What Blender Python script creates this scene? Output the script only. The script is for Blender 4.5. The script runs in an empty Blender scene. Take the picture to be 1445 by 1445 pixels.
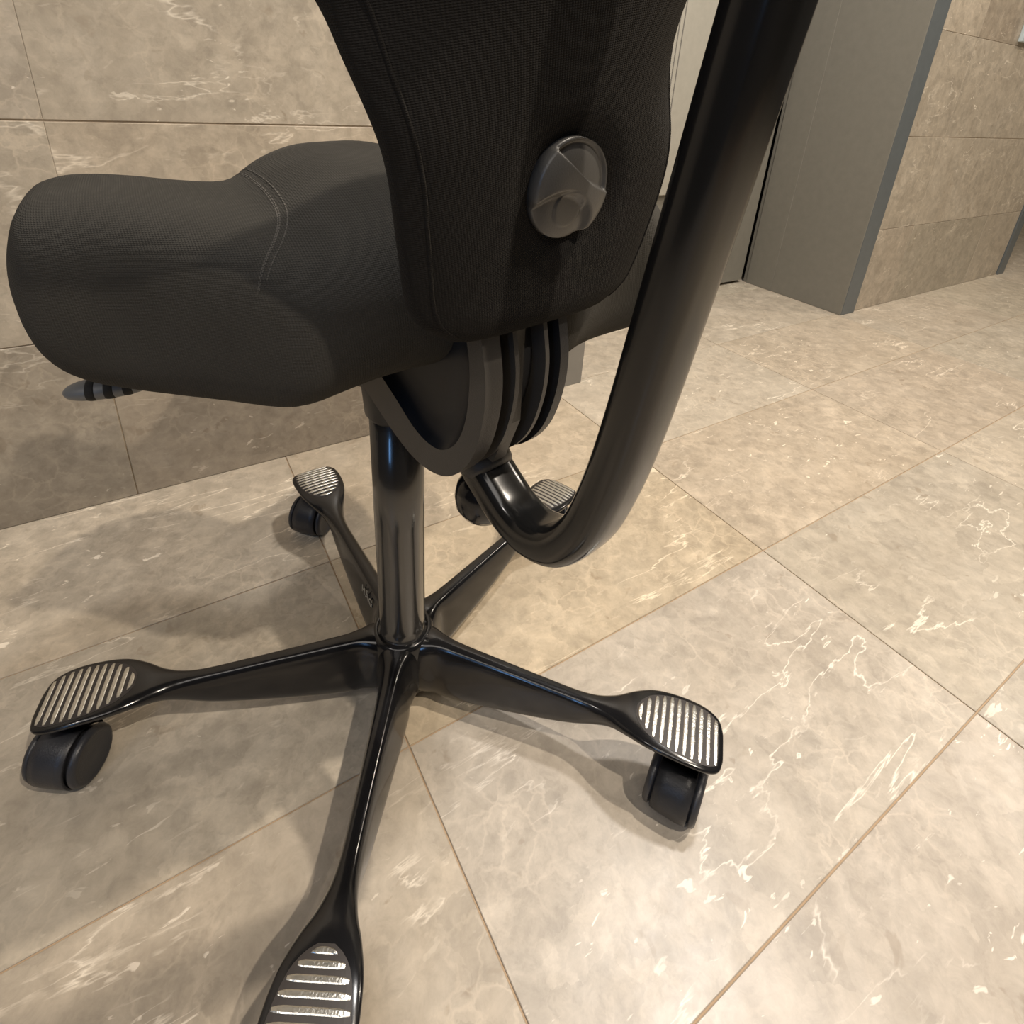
import bpy, bmesh, math, random
from mathutils import Vector, Matrix

random.seed(7)
PI = math.pi
scn = bpy.context.scene
COL = scn.collection

# ------------------------------------------------------------------ camera
# x runs along the stone wall, y towards it, z up, metres
cam_d = bpy.data.cameras.new('camera')
cam = bpy.data.objects.new('camera', cam_d)
COL.objects.link(cam)
RR = Vector((0.84752198, -0.52753589, 0.05841553))
UU = Vector((0.16846057, 0.37173419, 0.91292646))
FF = Vector((0.50331652, 0.76388454, -0.40392189))
M = Matrix.Identity(4)
for i in range(3):
    M[i][0], M[i][1], M[i][2] = RR[i], UU[i], -FF[i]
M[2][3] = 0.65409
cam.matrix_world = M
cam_d.sensor_width = 36.0
cam_d.lens = 816.5 / 1445.0 * 36.0
cam_d.shift_x = (722.5 - 727.7) / 1445.0
cam_d.shift_y = -(722.5 - 481.5) / 1445.0
cam_d.clip_start = 0.02
scn.camera = cam

# ------------------------------------------------------------------ world, lights, exposure
scn.view_settings.view_transform = 'Standard'
scn.view_settings.look = 'None'
scn.view_settings.gamma = 1.0
scn.view_settings.use_curve_mapping = False
scn.view_settings.exposure = -0.05
w = bpy.data.worlds.new('world'); scn.world = w
w.use_nodes = True
w.node_tree.nodes['Background'].inputs[0].default_value = (1.0, 0.87, 0.72, 1)
w.node_tree.nodes['Background'].inputs[1].default_value = 0.045


def lamp(name, loc, target, power, size, color, spread=180, shape='DISK', size_y=None):
    l = bpy.data.lights.new(name, 'AREA')
    l.energy = power; l.color = color; l.shape = shape; l.size = size
    if size_y: l.size_y = size_y
    l.spread = math.radians(spread)
    o = bpy.data.objects.new(name, l); COL.objects.link(o)
    o.location = loc
    d = Vector(target) - Vector(loc)
    o.rotation_euler = d.to_track_quat('-Z', 'Y').to_euler()
    return o


WARM = (1.0, 0.88, 0.74)
NEUT = (1.0, 0.93, 0.86)
CX, CY = 0.167, 0.448
lamp('downlight', (CX + 1.05, CY + 0.02, 2.5), (CX + 0.9, CY - 0.05, 0.0), 27, 0.16, (1.0, 0.96, 0.93), 175)
lamp('downlight', (CX + 0.92, CY - 0.62, 2.5), (CX + 0.7, CY - 0.4, 0.0), 34, 0.05, WARM, 175)
lamp('downlight', (CX + 0.44, CY - 1.45, 2.5), (CX + 0.3, CY - 0.9, 0.0), 34, 0.05, WARM, 175)
lamp('downlight', (CX - 1.70, CY - 0.50, 2.5), (CX - 1.2, CY, 0.0), 8, 0.06, NEUT, 175)
lamp('downlight', (3.3, 0.1, 2.5), (3.1, 0.4, 0.0), 26, 0.12, WARM, 170)
lamp('overhead_fill', (-0.75, -0.55, 2.58), (-0.5, 0.1, 0.0), 22, 1.5, NEUT, 180, 'SQUARE')  # large soft fill added overhead to lift the floor shadows, not a fixture
lamp('screen_light', (-1.7, -1.0, 1.35), (CX, CY, 0.4), 5.0, 0.22, (0.22, 0.5, 1.0), 180, 'RECTANGLE', 0.8)



# ------------------------------------------------------------------ materials
def nt(name):
    m = bpy.data.materials.new(name); m.use_nodes = True
    t = m.node_tree; b = t.nodes['Principled BSDF']
    return m, t, b


def N(t, kind, **kw):
    n = t.nodes.new(kind)
    for k, v in kw.items():
        if k in n.inputs.keys() if hasattr(n.inputs, 'keys') else False:
            n.inputs[k].default_value = v
        else:
            setattr(n, k, v)
    return n


def ramp(t, fac, stops, interp='LINEAR'):
    r = t.nodes.new('ShaderNodeValToRGB'); r.color_ramp.interpolation = interp
    e = r.color_ramp.elements
    while len(e) < len(stops): e.new(0.5)
    for i, (p, c) in enumerate(stops):
        e[i].position = p; e[i].color = c if len(c) == 4 else (*c, 1)
    t.links.new(fac, r.inputs[0])
    return r


def g(v): return (v, v, v, 1)


def math_n(t, op, a, b=None, clamp=False):
    n = t.nodes.new('ShaderNodeMath'); n.operation = op; n.use_clamp = clamp
    for i, v in enumerate((a, b)):
        if v is None: continue
        if isinstance(v, (int, float)): n.inputs[i].default_value = v
        else: t.links.new(v, n.inputs[i])
    return n.outputs[0]


def mix(t, fac, a, b, mode='MIX'):
    n = t.nodes.new('ShaderNodeMix'); n.data_type = 'RGBA'; n.blend_type = mode
    for s, v in ((n.inputs[0], fac), (n.inputs[6], a), (n.inputs[7], b)):
        if isinstance(v, (int, float)): s.default_value = v
        elif isinstance(v, tuple): s.default_value = v if len(v) == 4 else (*v, 1)
        else: t.links.new(v, s)
    return n.outputs[2]


def noise(t, vec, scale, detail=4, rough=0.5, dist=0.0):
    n = t.nodes.new('ShaderNodeTexNoise')
    n.inputs['Scale'].default_value = scale; n.inputs['Detail'].default_value = detail
    n.inputs['Roughness'].default_value = rough; n.inputs['Distortion'].default_value = dist
    t.links.new(vec, n.inputs['Vector'])
    return n


def stone_material(name, rough=0.32, veins=1.0):
    m, t, b = nt(name)
    tc = t.nodes.new('ShaderNodeTexCoord'); oi = t.nodes.new('ShaderNodeObjectInfo')
    mul = t.nodes.new('ShaderNodeVectorMath'); mul.operation = 'MULTIPLY_ADD'
    comb = t.nodes.new('ShaderNodeCombineXYZ')
    r = oi.outputs['Random']
    t.links.new(math_n(t, 'MULTIPLY', r, 37.0), comb.inputs[0])
    t.links.new(math_n(t, 'MULTIPLY', r, 91.0), comb.inputs[1])
    t.links.new(math_n(t, 'MULTIPLY', r, 17.0), comb.inputs[2])
    mul.inputs[1].default_value = (1, 1, 1)
    t.links.new(tc.outputs['Object'], mul.inputs[0]); t.links.new(comb.outputs[0], mul.inputs[2])
    v = mul.outputs[0]
    # cloudy ground
    n1 = noise(t, v, 7.5, 9, 0.68, 0.7)
    base = ramp(t, n1.outputs[0], [(0.28, (0.400, 0.348, 0.275)), (0.5, (0.450, 0.397, 0.318)), (0.72, (0.500, 0.447, 0.366))])
    # fine grain
    ng = noise(t, v, 48.0, 6, 0.7, 0.5)
    grain = ramp(t, ng.outputs[0], [(0.30, g(0.84)), (0.5, g(1.0)), (0.70, g(1.13))])
    # broken patches
    nd = noise(t, v, 13.0, 5, 0.65)
    wv = t.nodes.new('ShaderNodeVectorMath'); wv.operation = 'MULTIPLY_ADD'
    t.links.new(nd.outputs[1], wv.inputs[0]); wv.inputs[1].default_value = (0.06, 0.06, 0.06); t.links.new(v, wv.inputs[2])
    vo = t.nodes.new('ShaderNodeTexVoronoi'); vo.inputs['Scale'].default_value = 26
    t.links.new(wv.outputs[0], vo.inputs['Vector'])
    sep = t.nodes.new('ShaderNodeSeparateColor'); t.links.new(vo.outputs['Color'], sep.inputs[0])
    patch = ramp(t, sep.outputs[0], [(0.0, g(0.82)), (0.25, g(0.95)), (0.75, g(1.0)), (1.0, g(1.12))])
    c = mix(t, 0.55, base.outputs[0], patch.outputs[0], 'MULTIPLY')
    c = mix(t, 1.0, c, grain.outputs[0], 'MULTIPLY')
    # clasts in a paler ground
    nc = noise(t, wv.outputs[0], 34.0, 5, 0.62, 0.3)
    cl = ramp(t, nc.outputs[0], [(0.38, g(0.88)), (0.47, g(0.955)), (0.51, g(1.02)), (0.60, g(1.12)), (0.68, g(1.18))])
    ncm = noise(t, v, 3.6, 3, 0.6)
    c = mix(t, ramp(t, ncm.outputs[0], [(0.36, g(0.25)), (0.62, g(0.95))]).outputs[0], c, mix(t, 1.0, c, cl.outputs[0], 'MULTIPLY'))
    # small darker inclusions
    n5 = noise(t, v, 34.0, 3, 0.5, 0.6)
    inc = ramp(t, n5.outputs[0], [(0.30, g(1.0)), (0.36, g(0.0))])
    n5m = noise(t, v, 6.0, 2, 0.5)
    incm = math_n(t, 'MULTIPLY', inc.outputs[0], ramp(t, n5m.outputs[0], [(0.42, g(0)), (0.60, g(0.6))]).outputs[0])
    c = mix(t, incm, c, (0.30, 0.245, 0.18))
    # fine network of pale hairlines round the patches
    vo2 = t.nodes.new('ShaderNodeTexVoronoi'); vo2.feature = 'DISTANCE_TO_EDGE'; vo2.inputs['Scale'].default_value = 30
    t.links.new(wv.outputs[0], vo2.inputs['Vector'])
    hair = ramp(t, vo2.outputs[0], [(0.0, g(1.0)), (0.07, g(0.0))])
    nm = noise(t, v, 7.0, 3, 0.6)
    hm = math_n(t, 'MULTIPLY', hair.outputs[0], ramp(t, nm.outputs[0], [(0.46, g(0)), (0.66, g(0.45))]).outputs[0])
    c = mix(t, hm, c, (0.66, 0.575, 0.455))
    # long cream veins, stretched along a slant
    mp = t.nodes.new('ShaderNodeMapping'); t.links.new(v, mp.inputs[0])
    mp.inputs['Rotation'].default_value = (0.0, 0.0, -0.22); mp.inputs['Scale'].default_value = (0.75, 3.4, 2.4)
    nv = noise(t, mp.outputs[0], 3.2, 6, 0.55, 0.35)
    ridge = math_n(t, 'ABSOLUTE', math_n(t, 'SUBTRACT', nv.outputs[0], 0.5))
    vein = ramp(t, ridge, [(0.0, g(1.0)), (0.0025, g(0.7)), (0.0055, g(0.0))])
    nvm = noise(t, v, 4.5, 4, 0.7)
    vm = math_n(t, 'MULTIPLY', vein.outputs[0], ramp(t, nvm.outputs[0], [(0.50, g(0)), (0.60, g(0.95 * veins))]).outputs[0])
    c = mix(t, vm, c, (0.83, 0.76, 0.64))
    # short flecks and fossil bits
    mp2 = t.nodes.new('ShaderNodeMapping'); t.links.new(v, mp2.inputs[0])
    mp2.inputs['Rotation'].default_value = (0.0, 0.0, -0.35); mp2.inputs['Scale'].default_value = (0.8, 2.4, 1.8)
    nf = noise(t, mp2.outputs[0], 40.0, 3, 0.6, 0.7)
    fl = ramp(t, nf.outputs[0], [(0.655, g(0.0)), (0.69, g(1.0))])
    nfm = noise(t, v, 3.2, 3, 0.6)
    fm = math_n(t, 'MULTIPLY', fl.outputs[0], ramp(t, nfm.outputs[0], [(0.5, g(0.15)), (0.62, g(0.9))]).outputs[0])
    c = mix(t, fm, c, (0.84, 0.77, 0.65))
    # tint of the single piece
    c = mix(t, 1.0, c, oi.outputs['Color'], 'MULTIPLY')
    t.links.new(c, b.inputs['Base Color'])
    rn = noise(t, v, 30, 3, 0.6)
    rr = ramp(t, rn.outputs[0], [(0.3, g(rough - 0.03)), (0.7, g(rough + 0.05))])
    t.links.new(rr.outputs[0], b.inputs['Roughness'])
    b.inputs['Specular IOR Level'].default_value = 0.5
    return m


def plain(name, col, rough=0.5, metal=0.0, spec=0.5, bump=None, coat=0.0, sheen=0.0):
    m, t, b = nt(name)
    b.inputs['Roughness'].default_value = rough; b.inputs['Metallic'].default_value = metal
    b.inputs['Specular IOR Level'].default_value = spec
    b.inputs['Coat Weight'].default_value = coat
    b.inputs['Sheen Weight'].default_value = sheen
    tc = t.nodes.new('ShaderNodeTexCoord')
    n = noise(t, tc.outputs['Object'], 40, 4, 0.6)
    c = mix(t, n.outputs[0], tuple(x * 0.88 for x in col), tuple(x * 1.12 for x in col))
    t.links.new(c, b.inputs['Base Color'])
    if bump:
        nb = noise(t, tc.outputs['Object'], bump[0], 2, 0.5)
        bp = t.nodes.new('ShaderNodeBump'); bp.inputs['Strength'].default_value = bump[1]; bp.inputs['Distance'].default_value = 0.001
        t.links.new(nb.outputs[0], bp.inputs['Height']); t.links.new(bp.outputs[0], b.inputs['Normal'])
    return m


def fabric_material(name, col, scale=620.0, rot=0.1):
    m, t, b = nt(name)
    tc = t.nodes.new('ShaderNodeTexCoord')
    mp = t.nodes.new('ShaderNodeMapping'); t.links.new(tc.outputs['Object'], mp.inputs[0])
    mp.inputs['Rotation'].default_value = (0, rot, 0)
    hs = []
    for ax in ('X', 'Z', 'Y'):
        wv = t.nodes.new('ShaderNodeTexWave'); wv.wave_type = 'BANDS'; wv.bands_direction = ax
        wv.inputs['Scale'].default_value = scale * (0.62 if ax == 'X' else 1.0)
        wv.inputs['Distortion'].default_value = 1.2; wv.inputs['Detail Scale'].default_value = 3.0
        t.links.new(mp.outputs[0], wv.inputs[0]); hs.append(wv.outputs['Fac'])
    h = math_n(t, 'MULTIPLY', math_n(t, 'ADD', hs[0], 0.35), math_n(t, 'ADD', hs[1], math_n(t, 'MULTIPLY', hs[2], 0.5)))
    nz = noise(t, tc.outputs['Object'], 900, 2, 0.6)
    h2 = math_n(t, 'ADD', h, nz.outputs[0])
    bp = t.nodes.new('ShaderNodeBump'); bp.inputs['Strength'].default_value = 0.55; bp.inputs['Distance'].default_value = 0.0006
    t.links.new(h2, bp.inputs['Height']); t.links.new(bp.outputs[0], b.inputs['Normal'])
    n2 = noise(t, tc.outputs['Object'], 14, 5, 0.6)
    f = math_n(t, 'MULTIPLY', n2.outputs[0], math_n(t, 'ADD', math_n(t, 'MULTIPLY', h, 0.4), 0.6), True)
    c = mix(t, f, tuple(x * 0.72 for x in col), tuple(x * 1.35 for x in col))
    t.links.new(c, b.inputs['Base Color'])
    b.inputs['Roughness'].default_value = 0.92
    b.inputs['Specular IOR Level'].default_value = 0.05
    b.inputs['Sheen Weight'].default_value = 0.04; b.inputs['Sheen Roughness'].default_value = 0.6
    b.inputs['Sheen Tint'].default_value = (0.85, 0.8, 0.7, 1)
    return m


MS_FLOOR = stone_material('honed_limestone_floor', 0.34, 1.0)
MS_WALL = stone_material('honed_limestone_wall', 0.42, 0.75)
M_GROUT = plain('sand_grout', (0.40, 0.29, 0.19), 0.9, bump=(600, 0.4))
M_GROUTW = plain('pale_wall_grout', (0.52, 0.42, 0.30), 0.9, bump=(600, 0.4))
M_GLOSS = plain('black_enamel', (0.009, 0.009, 0.010), 0.17, spec=0.55, coat=0.12)
M_BAR = plain('black_enamel_bar', (0.009, 0.009, 0.009), 0.17, spec=0.65)
M_COLUMN = plain('black_chromed_steel', (0.035, 0.033, 0.03), 0.20, metal=0.0, spec=0.9, coat=0.5)
M_PANEL = plain('blue_black_plastic', (0.009, 0.011, 0.015), 0.34, spec=0.3)
M_PLAST = plain('black_plastic', (0.018, 0.018, 0.019), 0.42, bump=(900, 0.2))
M_GREYPL = plain('grey_black_plastic', (0.05, 0.046, 0.041), 0.45, bump=(900, 0.2))
M_PADDLE = plain('pale_grey_plastic', (0.16, 0.165, 0.165), 0.45)
M_CAST = plain('caster_plastic', (0.034, 0.035, 0.040), 0.38, bump=(700, 0.2))
M_KNOB = plain('knob_plastic', (0.085, 0.082, 0.076), 0.36, bump=(900, 0.15))
M_RIB = plain('bare_aluminium', (0.72, 0.71, 0.66), 0.30, metal=1.0, bump=(500, 0.3))
M_GROOVE = plain('groove_rubber', (0.035, 0.03, 0.028), 0.55)
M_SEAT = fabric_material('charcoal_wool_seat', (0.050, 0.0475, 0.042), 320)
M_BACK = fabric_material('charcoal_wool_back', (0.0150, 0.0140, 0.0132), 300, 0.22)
M_THREAD = plain('faded_thread', (0.095, 0.088, 0.076), 0.9)
M_DOOR = plain('grey_lacquered_metal', (0.205, 0.195, 0.165), 0.42, bump=(300, 0.15))
M_JAMB = plain('grey_jamb_metal', (0.21, 0.20, 0.18), 0.45)
M_LEAF = plain('pale_grey_door_leaf', (0.42, 0.40, 0.34), 0.4)
M_BROWN = plain('brown_edge_seal', (0.16, 0.085, 0.04), 0.6)
M_DARK = plain('dark_gap', (0.015, 0.014, 0.012), 0.8)
M_BLUEGREY = plain('blue_grey_jamb', (0.12, 0.135, 0.14), 0.4)
M_PLATE = plain('pale_blue_plate', (0.50, 0.58, 0.60), 0.35)
M_LOGO = plain('pale_print', (0.42, 0.39, 0.32), 0.5)
M_DARKWALL = plain('unseen_dark_wall', (0.03, 0.029, 0.028), 0.7)  # near-black for the added walls, so gloss mirrors darkness
M_CEIL = plain('painted_ceiling', (0.30, 0.28, 0.25), 0.9)


# ------------------------------------------------------------------ mesh helpers
def link(name, me, mat=None, parent=None, smooth=False):
    o = bpy.data.objects.new(name, me); COL.objects.link(o)
    if mat is not None: me.materials.append(mat)
    if parent is not None: o.parent = parent
    if smooth:
        for p in me.polygons: p.use_smooth = True
    return o


def from_bm(name, bm, mat, parent=None, smooth=False):
    bmesh.ops.recalc_face_normals(bm, faces=bm.faces)
    me = bpy.data.meshes.new(name); bm.to_mesh(me); bm.free()
    return link(name, me, mat, parent, smooth)


def add_box(bm, x0, x1, y0, y1, z0, z1, bev=0.0):
    r = bmesh.ops.create_cube(bm, size=1.0)
    vs = r['verts']
    for v in vs:
        v.co = Vector(((x0 + x1) / 2 + v.co.x * (x1 - x0), (y0 + y1) / 2 + v.co.y * (y1 - y0), (z0 + z1) / 2 + v.co.z * (z1 - z0)))
    if bev > 0:
        es = list({e for v in vs for e in v.link_edges})
        bmesh.ops.bevel(bm, geom=es, offset=bev, segments=2, profile=0.6, affect='EDGES')


def box(name, x0, x1, y0, y1, z0, z1, mat, parent=None, bev=0.0):
    bm = bmesh.new(); add_box(bm, x0, x1, y0, y1, z0, z1, bev)
    return from_bm(name, bm, mat, parent)


def loft(bm, rings, cap=True, closed=True):
    R = [[bm.verts.new(p) for p in r] for r in rings]
    n = len(R[0])
    for a, b in zip(R, R[1:]):
        for i in range(n if closed else n - 1):
            bm.faces.new((a[i], a[(i + 1) % n], b[(i + 1) % n], b[i]))
    if cap:
        bm.faces.new(R[0]); bm.faces.new(R[-1])
    return R


def sgnp(v, p): return math.copysign(abs(v) ** p, v)


def interp(tab, x):
    """smooth (Catmull-like, monotone enough) interpolation of rows of a table keyed by the first column"""
    n = len(tab)
    if x <= tab[0][0]: return list(tab[0][1:])
    if x >= tab[-1][0]: return list(tab[-1][1:])
    for i in range(n - 1):
        if tab[i][0] <= x <= tab[i + 1][0]:
            a, b = tab[i], tab[i + 1]
            p = tab[i - 1] if i > 0 else a; q = tab[i + 2] if i + 2 < n else b
            h = b[0] - a[0]; u = (x - a[0]) / h
            out = []
            for k in range(1, len(a)):
                m0 = (b[k] - p[k]) / (b[0] - p[0]) if b[0] != p[0] else 0
                m1 = (q[k] - a[k]) / (q[0] - a[0]) if q[0] != a[0] else 0
                out.append((2 * u**3 - 3 * u**2 + 1) * a[k] + (u**3 - 2 * u**2 + u) * h * m0 + (-2 * u**3 + 3 * u**2) * b[k] + (u**3 - u**2) * h * m1)
            return out


def lathe(bm, prof, seg=48, axis='z', origin=(0, 0, 0)):
    rings = []
    for r, h in prof:
        ring = []
        for i in range(seg):
            a = 2 * PI * i / seg
            if axis == 'z': p = (r * math.cos(a), r * math.sin(a), h)
            elif axis == 'x': p = (h, r * math.cos(a), r * math.sin(a))
            else: p = (r * math.cos(a), h, r * math.sin(a))
            ring.append(Vector(origin) + Vector(p))
        rings.append(ring)
    loft(bm, rings)


def smooth_path(pts, n=10):
    out = []
    P = [Vector(p) for p in pts]
    for i in range(len(P) - 1):
        p0 = P[max(i - 1, 0)]; p1 = P[i]; p2 = P[i + 1]; p3 = P[min(i + 2, len(P) - 1)]
        for k in range(n):
            u = k / n
            out.append(0.5 * ((2 * p1) + (-p0 + p2) * u + (2 * p0 - 5 * p1 + 4 * p2 - p3) * u * u + (-p0 + 3 * p1 - 3 * p2 + p3) * u**3))
    out.append(P[-1])
    return out


# ------------------------------------------------------------------ setting: floor
WALL_Y = 0.965
def structure(o): o['kind'] = 'structure'; return o


def tile_mesh(name, w, h, th, gap, bev, axis, vj=0.12):
    """slab in its own frame: w along x, h along y (floor) or z (wall), top/front at 0"""
    bm = bmesh.new()
    a = gap / 2
    if axis == 'floor': add_box(bm, a, w - a, a, h - a, -th, 0)
    else: add_box(bm, a * vj, w - a * vj, 0, th, a, h - a)
    top = [e for e in bm.edges if all((abs(v.co.z) < 1e-6 if axis == 'floor' else abs(v.co.y) < 1e-6) for v in e.verts)]
    bmesh.ops.bevel(bm, geom=top, offset=bev, segments=1, affect='EDGES')
    bmesh.ops.recalc_face_normals(bm, faces=bm.faces)
    me = bpy.data.meshes.new(name); bm.to_mesh(me); bm.free()
    return me


floor = structure(box('floor', -3.3, 7.4, -2.6, 3.0, -0.08, -0.0016, M_GROUT))
fm = tile_mesh('floor_tile', 0.6, 0.3, 0.012, 0.0017, 0.0006, 'floor'); fm.materials.append(MS_FLOOR)
TX0, TY0 = 0.1423, 0.6729
TINT = {(-1, 0): (1.10, 1.07, 1.03), (-1, -1): (0.98, 0.98, 0.98), (-1, -2): (0.97, 0.955, 0.95), (-1, -3): (0.97, 0.96, 0.95),
        (0, 0): (1.05, 1.0, 0.93), (0, -1): (1.03, 0.97, 0.87), (0, -2): (0.98, 0.985, 1.02), (0, -3): (0.93, 0.93, 0.97),
        (1, 0): (1.06, 1.05, 1.04), (1, -1): (1.0, 0.955, 0.91), (1, -2): (0.93, 0.93, 0.93), (1, -3): (0.84, 0.85, 0.87),
        (2, 0): (1.0, 0.96, 0.92), (2, -1): (0.97, 0.93, 0.90)}
for j in range(-5, 12):
    for i in range(-8, 4):
        if i == 3 and False: continue
        o = bpy.data.objects.new('floor_tile', fm); COL.objects.link(o); o.parent = floor
        o.location = (TX0 + 0.6 * j, TY0 + 0.3 * i, 0)
        if (j + i) % 2:   # every other slab is turned end for end, as the layer took it from the crate
            o.rotation_euler = (0, 0, PI); o.location = (TX0 + 0.6 * (j + 1), TY0 + 0.3 * (i + 1), 0)
        r = random.uniform(0.92, 1.03)
        o.color = (*TINT.get((j, i), (r, r * random.uniform(0.97, 1.0), r * random.uniform(0.93, 1.0))), 1)

# ------------------------------------------------------------------ setting: walls and doorway
H_TOP = 2.6
wall = structure(box('wall_back', -3.2, 0.772, WALL_Y + 0.002, 1.14, 0, H_TOP, M_GROUTW))
wallr = structure(box('wall_right', 2.035, 3.205, WALL_Y + 0.002, 1.45, 0, H_TOP, M_GROUTW))
TH = 0.2935
wms = {}
def wall_tiles(parent, x_start, x_end, x0, tints):
    k = 0
    while k * TH - 0.0 < H_TOP - 0.05:
        z0 = 0.0 if k == 0 else 0.286 + TH * (k - 1)
        z1 = 0.286 + TH * k
        z1 = min(z1, H_TOP)
        x = x0
        while x < x_end - 1e-4:
            a = max(x, x_start); b = min(x + 0.6, x_end)
            if b - a > 0.01:
                key = (round(b - a, 3), round(z1 - z0, 3), k == 0)
                if key not in wms:
                    me = tile_mesh('wall_tile', key[0], key[1], 0.012, 0.0016, 0.0007, 'wall', 0.9 if k == 0 else 0.10); me.materials.append(MS_WALL); wms[key] = me
                o = bpy.data.objects.new('wall_tile', wms[key]); COL.objects.link(o); o.parent = parent
                o.location = (a, WALL_Y, z0)
                r = random.uniform(0.95, 1.03)
                o.color = (*tints.get((round((x - x0) / 0.6), k), (r, r * 0.99, r * 0.97)), 1)
            x += 0.6
        k += 1
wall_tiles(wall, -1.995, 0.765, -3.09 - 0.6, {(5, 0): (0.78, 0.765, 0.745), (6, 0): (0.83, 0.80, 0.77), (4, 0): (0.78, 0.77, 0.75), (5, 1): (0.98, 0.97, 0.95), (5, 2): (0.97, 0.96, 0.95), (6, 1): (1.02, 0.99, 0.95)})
wall_tiles(wallr, 2.04, 3.20, 1.68, {(0, 0): (0.92, 0.90, 0.88), (1, 0): (0.86, 0.86, 0.84), (0, 3): (1.05, 1.03, 1.0), (1, 3): (0.80, 0.77, 0.74), (2, 3): (0.74, 0.72, 0.7)})
# the doorway between the two stone walls: a recess with metal linings and a closed leaf
j1 = structure(box('trim_1', 0.772, 0.83, WALL_Y - 0.006, 1.14, 0, H_TOP, M_JAMB, bev=0.0015)); j1['label'] = 'grey metal door lining at the end of the back wall'
box('edge_strip', 0.764, 0.7725, WALL_Y - 0.004, WALL_Y + 0.02, 0, H_TOP, M_BROWN, j1)
j2 = structure(box('trim_2', 1.95, 2.034, WALL_Y - 0.006, 1.36, 0, H_TOP, M_DOOR, bev=0.002)); j2['label'] = 'deep grey metal door lining seen broadside'
box('edge_band', 1.953, 2.031, WALL_Y - 0.0075, WALL_Y - 0.0055, 0.001, H_TOP, M_BLUEGREY, j2)
box('stop_strip', 1.9472, 1.9505, 1.235, 1.345, 0, H_TOP, M_DOOR, j2, bev=0.001)
door = structure(box('door_1', 0.50, 1.925, 1.352, 1.392, 0.012, H_TOP - 0.2, M_DOOR, bev=0.0015))
leaf = box('door_panel', 0.62, 1.56, 1.338, 1.353, 0.36, H_TOP - 0.5, M_LEAF, door, bev=0.002)
for xx in (1.35, 1.365, 1.382):
    box('groove', xx, xx + 0.003, 1.3365, 1.3385, 0.365, H_TOP - 0.51, M_JAMB, door)
structure(box('wall_recess', 0.2, 2.03, 1.40, 1.46, 0, H_TOP, M_DARK))
j3 = structure(box('trim_3', 3.205, 3.27, WALL_Y - 0.006, 1.45, 0, H_TOP, M_BLUEGREY, bev=0.002)); j3['label'] = 'blue-grey metal lining at the far end of the right stone wall'
structure(box('wall_far', 3.27, 7.4, 1.75, 1.85, 0, H_TOP, M_DOOR))
structure(box('unseen_wall_front', -2.1, 7.4, -2.3, -2.2, 0, H_TOP, M_DARKWALL))  # unseen, added behind the camera to darken reflections and cut bounce
structure(box('unseen_wall_left', -2.1, -2.0, -2.2, 0.967, 0, H_TOP, M_DARKWALL))  # unseen, added dark at the left for the same effect
structure(box('ceiling', -3.3, 7.4, -2.6, 3.0, 2.62, 2.70, M_CEIL))
pl = box('wall_plate', 2.565, 2.70, 0.953, WALL_Y + 0.001, 0.885, 1.02, M_PLATE, None, bev=0.003)
pl['label'] = 'pale blue-grey plate on the stone wall at the right'; pl['category'] = 'wall plate'
for px_, pz_ in ((2.578, 0.898), (2.687, 0.898), (2.578, 1.007), (2.687, 1.007)):
    bm = bmesh.new(); lathe(bm, [(0.004, 0.9535), (0.004, 0.9518), (0.003, 0.9512)], 12, 'y', (px_, 0, pz_)); from_bm('screw', bm, M_BLUEGREY, pl)

# ------------------------------------------------------------------ the chair
chair = bpy.data.objects.new('office_chair', None); COL.objects.link(chair)
chair.location = (CX, CY, 0); chair.rotation_euler = (0, 0, math.radians(10))
chair['label'] = 'black swivel chair with saddle seat, curved back bar and five-star base on casters'
chair['category'] = 'chair'
# local frame: x to the sitter's right, y forward (to the wall), z up

# --- base: hub and five arms
bm = bmesh.new()
lathe(bm, [(0.0268, 0.055), (0.0268, 0.0875), (0.0285, 0.0895), (0.0315, 0.0885), (0.034, 0.084), (0.036, 0.074), (0.038, 0.05), (0.038, 0.020), (0.0268, 0.020)], 64)
hub = from_bm('base_hub', bm, M_GLOSS, chair, True)

ARM = [  # R, halfwidth top, halfwidth bottom, z top, z bottom, squareness
    (0.020, 0.0230, 0.0290, 0.0870, 0.0160, 3.5),
    (0.034, 0.0190, 0.0255, 0.0885, 0.0160, 3.5),
    (0.048, 0.0130, 0.0205, 0.0875, 0.0165, 4.0),
    (0.065, 0.0105, 0.0215, 0.0855, 0.0180, 4.0),
    (0.120, 0.0090, 0.0185, 0.0825, 0.0260, 4.0),
    (0.175, 0.0084, 0.0150, 0.0795, 0.0360, 3.6),
    (0.205, 0.0088, 0.0130, 0.0785, 0.0430, 3.0),
    (0.225, 0.0115, 0.0110, 0.0795, 0.0500, 2.6),
    (0.243, 0.0180, 0.0125, 0.0820, 0.0590, 2.4),
    (0.260, 0.0255, 0.0210, 0.0855, 0.0690, 2.6),
    (0.280, 0.0315, 0.0290, 0.0875, 0.0750, 3.0),
    (0.305, 0.0340, 0.0325, 0.0865, 0.0765, 3.2),
    (0.328, 0.0335, 0.0325, 0.0835, 0.0750, 3.4),
    (0.341, 0.0300, 0.0290, 0.0805, 0.0730, 3.4),
    (0.3475, 0.0240, 0.0230, 0.0785, 0.0728, 3.0),
    (0.3500, 0.0150, 0.0140, 0.0770, 0.0738, 2.6),
]
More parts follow.
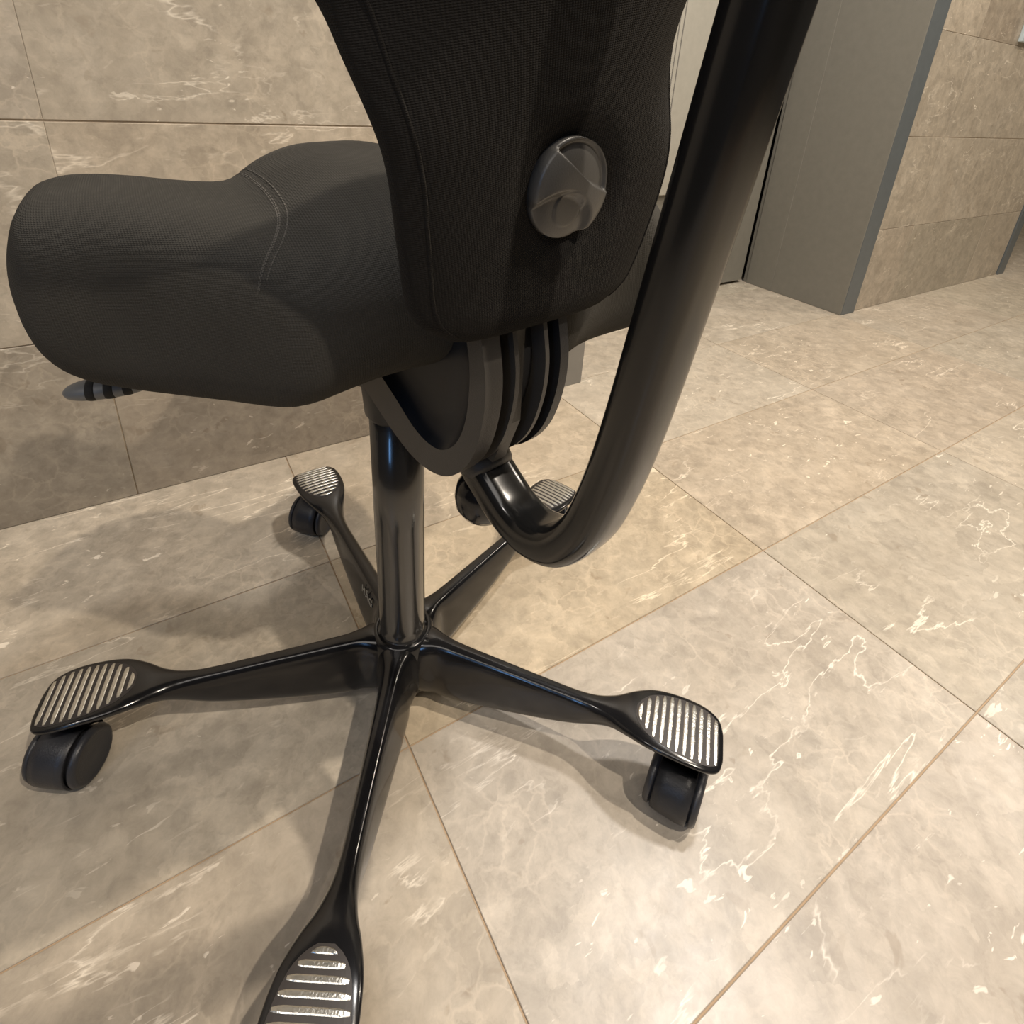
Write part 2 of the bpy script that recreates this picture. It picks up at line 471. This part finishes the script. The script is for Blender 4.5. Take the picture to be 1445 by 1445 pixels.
def arm_ring(R, n=36):
    wt, wb, zt, zb, sq = interp(ARM, R)
    zc = (zt + zb) / 2; hz = (zt - zb) / 2
    ring = []
    for i in range(n):
        a = 2 * PI * i / n
        y = sgnp(math.cos(a), 2 / sq); z = sgnp(math.sin(a), 2 / sq)
        w_ = wb + (wt - wb) * (z + 1) / 2
        ring.append((R, y * w_, zc + z * hz))
    return ring
def pad_z(R, y):
    wt, wb, zt, zb, sq = interp(ARM, R)
    u = min(abs(y) / wt, 0.999)
    return (zt + zb) / 2 + (zt - zb) / 2 * (1 - u ** sq) ** (1 / sq)

Rs = []
r = 0.02
while r < 0.35: Rs.append(r); r += 0.0035 if r < 0.33 else 0.0018
Rs.append(0.35)
bm = bmesh.new(); loft(bm, [arm_ring(r) for r in Rs])
bmesh.ops.recalc_face_normals(bm, faces=bm.faces)
arm_me = bpy.data.meshes.new('base_arm'); bm.to_mesh(arm_me); bm.free(); arm_me.materials.append(M_GLOSS)
for p in arm_me.polygons: p.use_smooth = True

def rib_mesh(R0, R1, hw, lift, first=False):
    bm = bmesh.new(); n = 14; rings = []
    for k in range(n + 1):
        y = -hw + 2 * hw * k / n
        e = 1.0 if 0 < k < n else 0.55
        if k in (1, n - 1): e = 0.85
        ra = R0; rb = R1
        if first: ra = R1 - (R1 - R0) * math.sqrt(max(0.04, 1 - (y / hw) ** 2))
        m_ = (ra + rb) / 2; h_ = (rb - ra) / 2 * e
        z = pad_z(m_, y)
        rings.append([(m_ - h_, y, z - 0.002), (m_ - h_, y, z + lift * 0.6 * e), (m_ - h_ * 0.6, y, z + lift * e), (m_ + h_ * 0.6, y, z + lift * e), (m_ + h_, y, z + lift * 0.6 * e), (m_ + h_, y, z - 0.002)])
    loft(bm, rings)
    bmesh.ops.recalc_face_normals(bm, faces=bm.faces)
    me = bpy.data.meshes.new('rib'); bm.to_mesh(me); bm.free(); me.materials.append(M_RIB)
    return me
ribs = []
for k in range(11):
    R0 = 0.2665 + 0.0074 * k
    wt = interp(ARM, R0 + 0.002)[0]
    hw = [0.0095, 0.0165, 0.0215, 0.0245, 0.0262, 0.027, 0.0275, 0.0275, 0.027, 0.0255, 0.0225][k]
    ribs.append(rib_mesh(R0, R0 + 0.0040, hw, 0.0009, k == 0))
# dark grooved field under the ribs
bm = bmesh.new(); rings = []
for k in range(22):
    R = 0.2645 + (0.3445 - 0.2645) * k / 21
    hw = interp([(0.2645, 0.006), (0.27, 0.0145), (0.28, 0.022), (0.30, 0.0275), (0.32, 0.0288), (0.335, 0.0272), (0.3445, 0.022)], R)[0]
    rings.append([(R, -hw + 2 * hw * i / 12, pad_z(R, -hw + 2 * hw * i / 12) + 0.0002) for i in range(13)])
loft(bm, rings, cap=False, closed=False)
bmesh.ops.recalc_face_normals(bm, faces=bm.faces)
field_me = bpy.data.meshes.new('tread'); bm.to_mesh(field_me); bm.free(); field_me.materials.append(M_GROOVE)

# --- caster meshes (own frame: axle along x, stem at origin, floor at z=0, trailing to -y)
WR = 0.0250
def caster_hood():
    bm = bmesh.new(); n = 30; rings = []
    for (x, rr_) in ((-0.0155, 0.0240), (-0.0165, 0.0252), (-0.0155, 0.0268), (-0.008, 0.0274), (0.0, 0.0275), (0.008, 0.0274), (0.0155, 0.0268), (0.0165, 0.0252), (0.0155, 0.0240)):
        ring = []
        for i in range(n + 1):
            a = math.radians(18 + (258 - 18) * i / n)     # from front over the top and down the back
            ring.append((x, -0.018 + rr_ * math.cos(a), WR + 0.0008 + rr_ * math.sin(a)))
        rings.append(ring)
    R = loft(bm, rings, cap=False, closed=False)
    # inner skin so that the hood has thickness
    geom = bmesh.ops.solidify(bm, geom=bm.faces[:], thickness=0.0022)
    # neck up to the stem
    lathe(bm, [(0.010, 0.040), (0.013, 0.048), (0.0125, 0.056), (0.0115, 0.0605)], 24)
    bmesh.ops.recalc_face_normals(bm, faces=bm.faces)
    me = bpy.data.meshes.new('caster'); bm.to_mesh(me); bm.free(); me.materials.append(M_CAST)
    for p in me.polygons: p.use_smooth = True
    return me
def caster_wheel(sgn):
    bm = bmesh.new()
    prof = [(0.004, 0.004), (0.0215, 0.004), (0.0225, 0.006), (0.0225, 0.009), (0.0225, 0.0178), (0.0248, 0.0182), (0.0252, 0.0198), (0.0244, 0.0224), (0.0226, 0.0240), (0.0206, 0.0243), (0.0192, 0.0232), (0.0185, 0.0228), (0.004, 0.0232)]
    lathe(bm, [(r_, sgn * h) for r_, h in prof], 40, 'x', (0, -0.018, WR))
    bmesh.ops.recalc_face_normals(bm, faces=bm.faces)
    me = bpy.data.meshes.new('wheel'); bm.to_mesh(me); bm.free(); me.materials.append(M_CAST)
    for p in me.polygons: p.use_smooth = True
    return me
hood_me = caster_hood(); wl_me = caster_wheel(-1); wr_me = caster_wheel(1)
bm = bmesh.new(); lathe(bm, [(0.0135, 0.058), (0.0175, 0.060), (0.018, 0.066), (0.0165, 0.074)], 28)
bmesh.ops.recalc_face_normals(bm, faces=bm.faces)
stem_me = bpy.data.meshes.new('stem'); bm.to_mesh(stem_me); bm.free(); stem_me.materials.append(M_PLAST)
for p in stem_me.polygons: p.use_smooth = True

ARM_DEG = [164.5, 236.6, 309.3, 22.0, 92.5]        # world angles of the five arms
CAST_DEG = [-36, 20, -62, 150, -45]                  # world directions of the axles
for k, ad in enumerate(ARM_DEG):
    la = math.radians(ad - 10)
    a = link('base_arm', arm_me, None, chair); a.rotation_euler = (0, 0, la)
    for rm in ribs:
        link('rib', rm, None, a)
    link('tread', field_me, None, a)
    c_ = link('caster', hood_me, None, chair)
    RC = 0.322 if k == 0 else 0.318
    c_.location = (RC * math.cos(la), RC * math.sin(la), 0)
    c_.rotation_euler = (0, 0, math.radians(CAST_DEG[k] - 10)); c_.scale = (1.08, 1.08, 1.08)
    link('wheel', wl_me, None, c_); link('wheel', wr_me, None, c_); link('stem', stem_me, None, c_)
    if k == 4:
        cu = bpy.data.curves.new('lettering', 'FONT'); cu.body = 'H\u00c5G'; cu.size = 0.0150; cu.extrude = 0.0002
        cu.space_character = 1.1
        tmp = bpy.data.objects.new('lettering', cu); COL.objects.link(tmp)
        dg = bpy.context.evaluated_depsgraph_get()
        me = bpy.data.meshes.new_from_object(tmp.evaluated_get(dg)); bpy.data.objects.remove(tmp)
        t_ = link('lettering', me, M_LOGO, a)
        t_.matrix_local = Matrix.Translation((0.092, 0.0142, 0.066)) @ Matrix.Rotation(PI, 4, 'Z') @ Matrix.Rotation(PI / 2 - 0.08, 4, 'X')

# --- gas column
bm = bmesh.new()
lathe(bm, [(0.0262, 0.060), (0.0262, 0.0845), (0.0246, 0.0845), (0.0249, 0.10), (0.0252, 0.24), (0.0255, 0.392)], 64)
from_bm('gas_column', bm, M_COLUMN, chair, True)

# --- mechanism housing
def prof_plate(name, pts, x0, x1, mat, parent, bev=0.0012):
    bm = bmesh.new()
    loft(bm, [[(x0, y, z) for y, z in pts], [(x1, y, z) for y, z in pts]])
    if bev:
        es = [e for e in bm.edges if abs(e.verts[0].co.x - e.verts[1].co.x) < 1e-6]
        bmesh.ops.bevel(bm, geom=es, offset=bev, segments=2, affect='EDGES')
    return from_bm(name, bm, mat, parent)
CHEEK = smooth_path([(0, 0.030, 0.452), (0, 0.005, 0.425), (0, -0.022, 0.412), (0, -0.060, 0.395), (0, -0.092, 0.386), (0, -0.120, 0.388), (0, -0.143, 0.400), (0, -0.162, 0.424), (0, -0.172, 0.455), (0, -0.174, 0.485), (0, -0.168, 0.515)], 9)
CH = [(p.y, p.z) for p in CHEEK]
INNER = smooth_path([(0, 0.020, 0.462), (0, 0.0, 0.446), (0, -0.030, 0.444), (0, -0.062, 0.430), (0, -0.095, 0.413), (0, -0.122, 0.411), (0, -0.142, 0.424), (0, -0.154, 0.447), (0, -0.158, 0.475), (0, -0.157, 0.495), (0, -0.152, 0.515)], 9)
IN = [(p.y, p.z) for p in INNER]
def scaled(pts, d):     # pull a profile inwards
    cy, cz = -0.07, 0.50
    return [(cy + (y - cy) * (1 - d / 0.10), cz + (z - cz) * (1 - d / 0.10)) for y, z in pts]
mech = prof_plate('seat_mechanism', scaled(CH, 0.014), -0.026, 0.030, M_PLAST, chair)
for s in (-1, 1):       # raised rim round each cheek, recessed panel inside
    bm = bmesh.new()
    xo = -0.040 if s < 0 else 0.034; xi = -0.026 if s < 0 else 0.026
    n = len(CH)
    vo_ = [bm.verts.new((xo, y, z)) for y, z in CH]; vi_ = [bm.verts.new((xo, y, z)) for y, z in IN]
    wo_ = [bm.verts.new((xi, y, z)) for y, z in CH]
    dp = []
    cy, cz = -0.075, 0.50
    for i in range(n - 1):
        bm.faces.new((vo_[i], vo_[i + 1], vi_[i + 1], vi_[i]))
        bm.faces.new((vo_[i], vo_[i + 1], wo_[i + 1], wo_[i]))
    bm.faces.new(wo_)
    ck = from_bm('cheek', bm, M_GREYPL if s < 0 else M_PLAST, mech)
    b2 = bmesh.new(); m_ = len(IN); rows_ = []
    for q_, (pull, dep) in enumerate(((0.0, 0.0), (0.04, 0.0045), (0.12, 0.008), (0.24, 0.0098), (0.42, 0.0108), (0.7, 0.011))):
        rows_.append([b2.verts.new((xo - s * dep, y + (cy - y) * pull, z + (cz - z) * pull)) for y, z in IN])
    for r0, r1 in zip(rows_, rows_[1:]):
        for i in range(m_ - 1): b2.faces.new((r0[i], r0[i + 1], r1[i + 1], r1[i]))
    b2.faces.new(rows_[-1])
    pn = from_bm('cheek_panel', b2, M_PANEL, mech, True)
    pn['label'] = 'glossy black hollow inside the raised rim' 
for xf in (-0.0125, 0.0145):
    prof_plate('fin', scaled(CH, 0.001), xf - 0.0018, xf + 0.0018, M_GREYPL, mech, 0.0005)
# centre web between the fins
bm = bmesh.new(); loft(bm, [[(-0.004, -0.160, 0.515), (0.004, -0.160, 0.515), (0.004, -0.150, 0.515), (-0.004, -0.150, 0.515)], [(-0.0065, -0.163, 0.44), (0.0025, -0.163, 0.44), (0.002, -0.14, 0.44), (-0.006, -0.14, 0.44)], [(-0.010, -0.150, 0.402), (0.002, -0.150, 0.402), (0.002, -0.13, 0.402), (-0.010, -0.13, 0.402)]])
from_bm('web', bm, M_GREYPL, mech)
# boss under the housing that takes the bar
bm = bmesh.new()
rings = []
for k, (y, z, rx, rz) in enumerate([(-0.098, 0.418, 0.019, 0.016), (-0.112, 0.404, 0.021, 0.017), (-0.128, 0.392, 0.0215, 0.0175), (-0.136, 0.386, 0.0205, 0.0165), (-0.139, 0.3835, 0.018, 0.0145)]):
    d = Vector((0, -0.76, -0.65)).normalized(); u = Vector((0, -0.65, 0.76)).normalized()
    rings.append([Vector((0, y, z)) + Vector((1, 0, 0)) * rx * math.cos(2 * PI * i / 28) + u * rz * math.sin(2 * PI * i / 28) for i in range(28)])
loft(bm, rings); from_bm('boss', bm, M_GREYPL, mech, True)
# front bracket and socket round the column top
bm = bmesh.new(); lathe(bm, [(0.024, 0.365), (0.029, 0.372), (0.031, 0.40), (0.031, 0.44)], 40); from_bm('socket', bm, M_PLAST, mech, True)
prof_plate('bracket', [(p.y, p.z) for p in smooth_path([(0, 0.075, 0.450), (0, 0.072, 0.408), (0, 0.060, 0.388), (0, 0.045, 0.385), (0, 0.028, 0.395), (0, -0.01, 0.41), (0, -0.02, 0.45)], 4)], -0.03, 0.03, M_GREYPL, mech)

# --- curved back bar
bar_path = smooth_path([(0, -0.085, 0.415), (0, -0.112, 0.397), (0, -0.140, 0.379), (0, -0.166, 0.364), (0, -0.190, 0.360), (0, -0.215, 0.370), (0, -0.234, 0.395), (0, -0.246, 0.430), (0, -0.2565, 0.480), (0, -0.2680, 0.560), (0, -0.2785, 0.640), (0, -0.2890, 0.720), (0, -0.298, 0.800), (0, -0.297, 0.86), (0, -0.285, 0.90), (0, -0.25, 0.925), (0, -0.20, 0.93)], 8)
bm = bmesh.new(); rings = []
for i, p in enumerate(bar_path):
    a_ = bar_path[max(i - 1, 0)]; b_ = bar_path[min(i + 1, len(bar_path) - 1)]
    tg = (b_ - a_).normalized(); nn = Vector((0, tg.z, -tg.y))      # points out of the bend? chosen below
    if nn.dot(Vector((0, -1, -0.3))) < 0: nn = nn
    ring = []
    for k in range(36):
        th = 2 * PI * k / 36
        cx_ = math.cos(th); sx_ = math.sin(th)
        x = 0.0190 * sgnp(cx_, 2 / 3.8)
        d_ = 0.0145 * sgnp(sx_, 2 / 2.8)
        ring.append(p + Vector((x, 0, 0)) + nn * d_)
    rings.append(ring)
loft(bm, rings); from_bm('back_bar', bm, M_BAR, chair, True)

# --- tension knob hanging under the mechanism
bm = bmesh.new()
lathe(bm, [(0.008, 0.39), (0.008, 0.350), (0.019, 0.345), (0.0240, 0.337), (0.0258, 0.327), (0.0248, 0.317), (0.020, 0.309), (0.011, 0.3045), (0.002, 0.304)], 40, 'z', (0.024, -0.103, 0))
from_bm('tension_knob', bm, M_GLOSS, chair, True)

# --- lever with slotted paddle
lev = smooth_path([(-0.03, 0.04, 0.435), (-0.10, 0.065, 0.430), (-0.16, 0.084, 0.4185), (-0.186, 0.094, 0.4160)], 6)
bm = bmesh.new(); rings = []
for i, p in enumerate(lev):
    tg = (lev[min(i + 1, len(lev) - 1)] - lev[max(i - 1, 0)]).normalized(); u = tg.cross(Vector((0, 0, 1))).normalized(); v = u.cross(tg)
    rings.append([p + u * 0.0045 * math.cos(2 * PI * k / 14) + v * 0.0045 * math.sin(2 * PI * k / 14) for k in range(14)])
loft(bm, rings); lever = from_bm('lever', bm, M_PLAST, chair, True)
d0 = Vector((-0.174, 0.0890, 0.4170)); dd = Vector((-0.054, 0.0200, -0.003)); L_ = dd.length; dd.normalize(); side = dd.cross(Vector((0, 0, 1))).normalized(); upv = side.cross(dd)
def oval_ring(c_, rx, rz): return [c_ + side * rx * math.cos(2 * PI * k / 24) + upv * rz * math.sin(2 * PI * k / 24) for k in range(24)]
stn = [(0.0, 0.0080, 0.0055), (0.012, 0.0110, 0.0075), (0.026, 0.0128, 0.0085), (0.040, 0.0125, 0.0080), (0.050, 0.0105, 0.0068), (0.057, 0.0070, 0.0045), (0.0600, 0.0025, 0.0018)]
bm = bmesh.new(); rings = []; tt = 0.0
while tt <= 0.0601:
    rx, rz = interp(stn, tt); rings.append(oval_ring(d0 + dd * tt, rx, rz)); tt += 0.0010
loft(bm, rings); pad_ = from_bm('paddle', bm, M_PADDLE, lever, True)
pad_['label'] = 'pale grey fluted lever paddle'
for t0 in (0.012, 0.0245, 0.037):      # finger slots round the paddle
    bm = bmesh.new(); rings = []
    for q_ in range(7):
        f_ = q_ / 6; tt = t0 + 0.0062 * f_
        rx, rz = interp(stn, tt); k_ = 1.0 + 0.05 * math.sin(PI * f_)
        rings.append(oval_ring(d0 + dd * tt, rx * k_ , rz * k_))
    loft(bm, rings); from_bm('finger_slot', bm, M_DARK, lever, True)

# --- seat: lofted across the width
SEAT = [  # |x|, y rear, y front, z top, z bottom, squareness
    (0.000, -0.134, 0.230, 0.5990, 0.446, 2.8),
    (0.025, -0.134, 0.228, 0.5975, 0.446, 2.8),
    (0.046, -0.134, 0.220, 0.5925, 0.445, 2.8),
    (0.067, -0.132, 0.203, 0.5840, 0.443, 2.9),
    (0.085, -0.127, 0.178, 0.5750, 0.440, 3.0),
    (0.100, -0.116, 0.160, 0.5725, 0.438, 3.2),
    (0.130, -0.082, 0.158, 0.5735, 0.437, 3.5),
    (0.160, -0.050, 0.170, 0.5755, 0.435, 3.6),
    (0.190, -0.025, 0.185, 0.5755, 0.437, 3.7),
    (0.212, -0.014, 0.188, 0.5730, 0.444, 3.6),
    (0.228, -0.004, 0.178, 0.5650, 0.456, 3.3),
    (0.237, 0.012, 0.146, 0.5460, 0.472, 2.8),
    (0.2415, 0.036, 0.124, 0.528, 0.492, 2.4),
    (0.2430, 0.066, 0.094, 0.514, 0.504, 2.0),
]
def seat_row(x):
    yr, yf, zt, zb, sq = interp(SEAT, abs(x))
    if x > 0:
        yr -= 0.090 * min(1.0, (x / 0.20)) ** 2; zb -= 0.004 * min(1.0, x / 0.17); zt += 0.012 * min(1.0, x / 0.15)
    return yr, yf, zt, zb, sq
def seat_ring(x, n=56):
    yr, yf, zt, zb, sq = seat_row(x)
    yc = (yr + yf) / 2; hy = (yf - yr) / 2; zc = (zt + zb) / 2; hz = (zt - zb) / 2
    ring = []
    for i in range(n):
        a = 2 * PI * i / n
        y = sgnp(math.cos(a), 2 / sq); z = sgnp(math.sin(a), 2 / sq)
        zz = zc + hz * z
        if z > 0:
            # the top dips towards the back
            zz -= 0.016 * z * max(0.0, -y) ** 1.5 * (1 - min(1, abs(x) / 0.2))
        else:
            zz += 0.020 * (-z) * max(0, y) ** 2
        ring.append((x, yc + hy * y, zz))
    return ring
xs = []
x = 0.0
while x < 0.243: xs.append(x); x += 0.008 if x < 0.2 else (0.004 if x < 0.232 else 0.0016)
xs.append(0.243)
xs = [-v for v in reversed(xs)] + xs[1:]
bm = bmesh.new(); loft(bm, [seat_ring(v) for v in xs])
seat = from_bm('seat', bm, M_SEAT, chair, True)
seat.rotation_euler = (0, math.radians(-1.2), math.radians(-10))

# --- seams: two rows of stitches where the wing panels meet the middle panel
def seat_top(x, y):
    yr, yf, zt, zb, sq = seat_row(x)
    yc = (yr + yf) / 2; hy = (yf - yr) / 2; zc = (zt + zb) / 2; hz = (zt - zb) / 2
    u = max(-0.999, min(0.999, (y - yc) / hy)); z = (1 - abs(u) ** sq) ** (1 / sq)
    zz = zc + hz * z
    zz -= 0.016 * z * max(0.0, -u) ** 1.5 * (1 - min(1, abs(x) / 0.2))
    return zz
SEAM = smooth_path([(-0.079, 0.150, 0), (-0.079, 0.100, 0), (-0.078, 0.015, 0), (-0.079, -0.037, 0), (-0.083, -0.062, 0), (-0.091, -0.081, 0), (-0.099, -0.093, 0), (-0.106, -0.102, 0)], 7)
for s in (-1, 1):
    bm = bmesh.new()
    for off in (0.0, 0.0050, 0.0062):
        pts = []
        for p_ in SEAM:
            xx = abs(p_.x) - 0.003 + off; yy_ = p_.y
            yr, yf = seat_row(s * xx)[:2]
            if yy_ > yf - 0.004 or yy_ < yr + 0.0010: continue
            pts.append(Vector((s * xx, yy_, seat_top(s * xx, yy_) + 0.0003)))
        for i in range(0, len(pts) - 1):
            a_, b_ = pts[i], pts[i + 1]
            b_ = a_.lerp(b_, 0.72)
            d_ = (b_ - a_).normalized(); sd = d_.cross(Vector((0, 0.2, 1))).normalized() * 0.00042
            bm.faces.new([bm.verts.new(p) for p in (a_ - sd, a_ + sd, b_ + sd, b_ - sd)])
    from_bm('seam', bm, M_THREAD, seat)['label'] = 'faded rows of stitches'

# --- backrest: lofted upwards
BACK = [  # z, halfwidth, y rear face, forward wrap of the edges, thickness
    (0.5130, 0.040, -0.166, 0.000, 0.012),
    (0.5145, 0.060, -0.171, 0.000, 0.020),
    (0.5200, 0.071, -0.177, 0.000, 0.029),
    (0.5310, 0.0865, -0.181, 0.000, 0.034),
    (0.5450, 0.0940, -0.183, 0.000, 0.036),
    (0.5650, 0.0985, -0.186, 0.000, 0.036),
    (0.6000, 0.1045, -0.190, 0.000, 0.037),
    (0.6300, 0.1075, -0.194, 0.003, 0.038),
    (0.6550, 0.1105, -0.198, 0.013, 0.040),
    (0.6800, 0.1165, -0.203, 0.027, 0.042),
    (0.7100, 0.1350, -0.209, 0.044, 0.044),
    (0.7500, 0.1680, -0.216, 0.056, 0.046),
    (0.8000, 0.1940, -0.225, 0.055, 0.046),
    (0.8500, 0.1950, -0.231, 0.060, 0.045),
    (0.9000, 0.1800, -0.235, 0.054, 0.043),
    (0.9400, 0.1530, -0.236, 0.045, 0.040),
    (0.9650, 0.1250, -0.235, 0.035, 0.034),
    (0.9780, 0.0950, -0.231, 0.025, 0.024),
    (0.9830, 0.0600, -0.228, 0.014, 0.012),
]
KZ = 0.603
def back_shift(z):
    t_ = max(0.0, min(1.0, (z - 0.60) / 0.07))
    return 0.0055 - 0.0105 * t_ * t_ * (3 - 2 * t_)
def back_pt(z, th, w_, yr, wrap, tk):
    cx_ = math.cos(th); sx_ = math.sin(th)
    x = w_ * sgnp(cx_, 2 / 3.6); xo = back_shift(z)
    yy = yr + tk / 2 - tk / 2 * sgnp(sx_, 2 / 2.4) + wrap * (abs(x) / max(w_, 0.01)) ** 2.6
    if sx_ > 0:    # dimple round the knob, like a button in upholstery
        d = math.hypot(x, z - KZ)
        yy += 0.0095 * math.exp(-(d / 0.034) ** 4)
    return (x + xo, yy, z)
zs = []
z = 0.513
while z < 0.983: zs.append(z); z += 0.0016 if z < 0.53 else (0.004 if z < 0.68 else 0.008)
zs.append(0.983)
bm = bmesh.new()
rings = []
for z in zs:
    v_ = interp(BACK, z)
    rings.append([back_pt(z, 2 * PI * i / 96, *v_) for i in range(96)])
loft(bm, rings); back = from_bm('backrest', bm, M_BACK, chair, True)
# piping along the side edges
for s in (-1, 1):
    path = []
    for z in [0.5215 + 0.005 * k for k in range(88)]:
        w_, yr, wrap, tk = interp(BACK, z)
        th = math.radians(34)
        p = back_pt(z, th, w_, yr, wrap, tk)
        path.append(Vector((back_shift(z) + s * (p[0] - back_shift(z)), p[1] + 0.0002, z)))
    bm = bmesh.new(); rings = []
    for p in path: rings.append([p + Vector((0.0011 * math.cos(2 * PI * k / 8), 0.0011 * math.sin(2 * PI * k / 8), 0)) for k in range(8)])
    loft(bm, rings); from_bm('piping', bm, M_BACK, back, True)

# knob with a twisted grip between two scoops
kn = bmesh.new(); KR = 0.0282
ky = interp(BACK, KZ)[1]
rows = 44; seg = 144; V = []
def knob_h(u, v):      # u right, v up, both -1..1 ; height out of the backrest
    r2 = u * u + v * v
    dome = 0.0088 * (1 - 0.50 * r2 * r2)
    def sm(t): t = max(0, min(1, t)); return t * t * (3 - 2 * t)
    edge = 0.60 - 0.66 * (u + 0.4) + 0.16 * max(0.0, u - 0.35) + 0.10 * (u + 0.1) ** 2
    cut = 0.0052 * sm((v - edge) / 0.07) * sm((1.0 - math.sqrt(r2)) / 0.16 + 0.35)
    rc = math.hypot(u + 0.35, v + 0.85)
    cut += 0.0048 * sm((0.97 - rc) / 0.22)
    ri = math.hypot(u + 0.10, v + 0.34)
    cut -= 0.0008 * sm((0.40 - ri) / 0.06)
    return dome - cut
cen = kn.verts.new((0, -knob_h(0, 0), 0)); prev = None
for r_ in range(1, rows + 1):
    rr_ = r_ / rows
    ring = []
    for i in range(seg):
        a = 2 * PI * i / seg; u = rr_ * math.cos(a); v = rr_ * math.sin(a)
        ring.append(kn.verts.new((u * KR, -knob_h(u, v), v * KR)))
    if prev is None:
        for i in range(seg): kn.faces.new((cen, ring[i], ring[(i + 1) % seg]))
    else:
        for i in range(seg): kn.faces.new((prev[i], ring[i], ring[(i + 1) % seg], prev[(i + 1) % seg]))
    prev = ring
ring2 = [kn.verts.new((KR * 1.01 * math.cos(2 * PI * i / seg), 0.004, KR * 1.01 * math.sin(2 * PI * i / seg))) for i in range(seg)]
for i in range(seg): kn.faces.new((prev[i], ring2[i], ring2[(i + 1) % seg], prev[(i + 1) % seg]))
kn.faces.new(ring2)
ko = from_bm('height_knob', kn, M_KNOB, back, True)
ko.location = (0.001, ky + 0.0005, KZ); ko.rotation_euler = (math.radians(6), 0, 0)
ko['label'] = 'round grey plastic knob with a twisted finger grip'
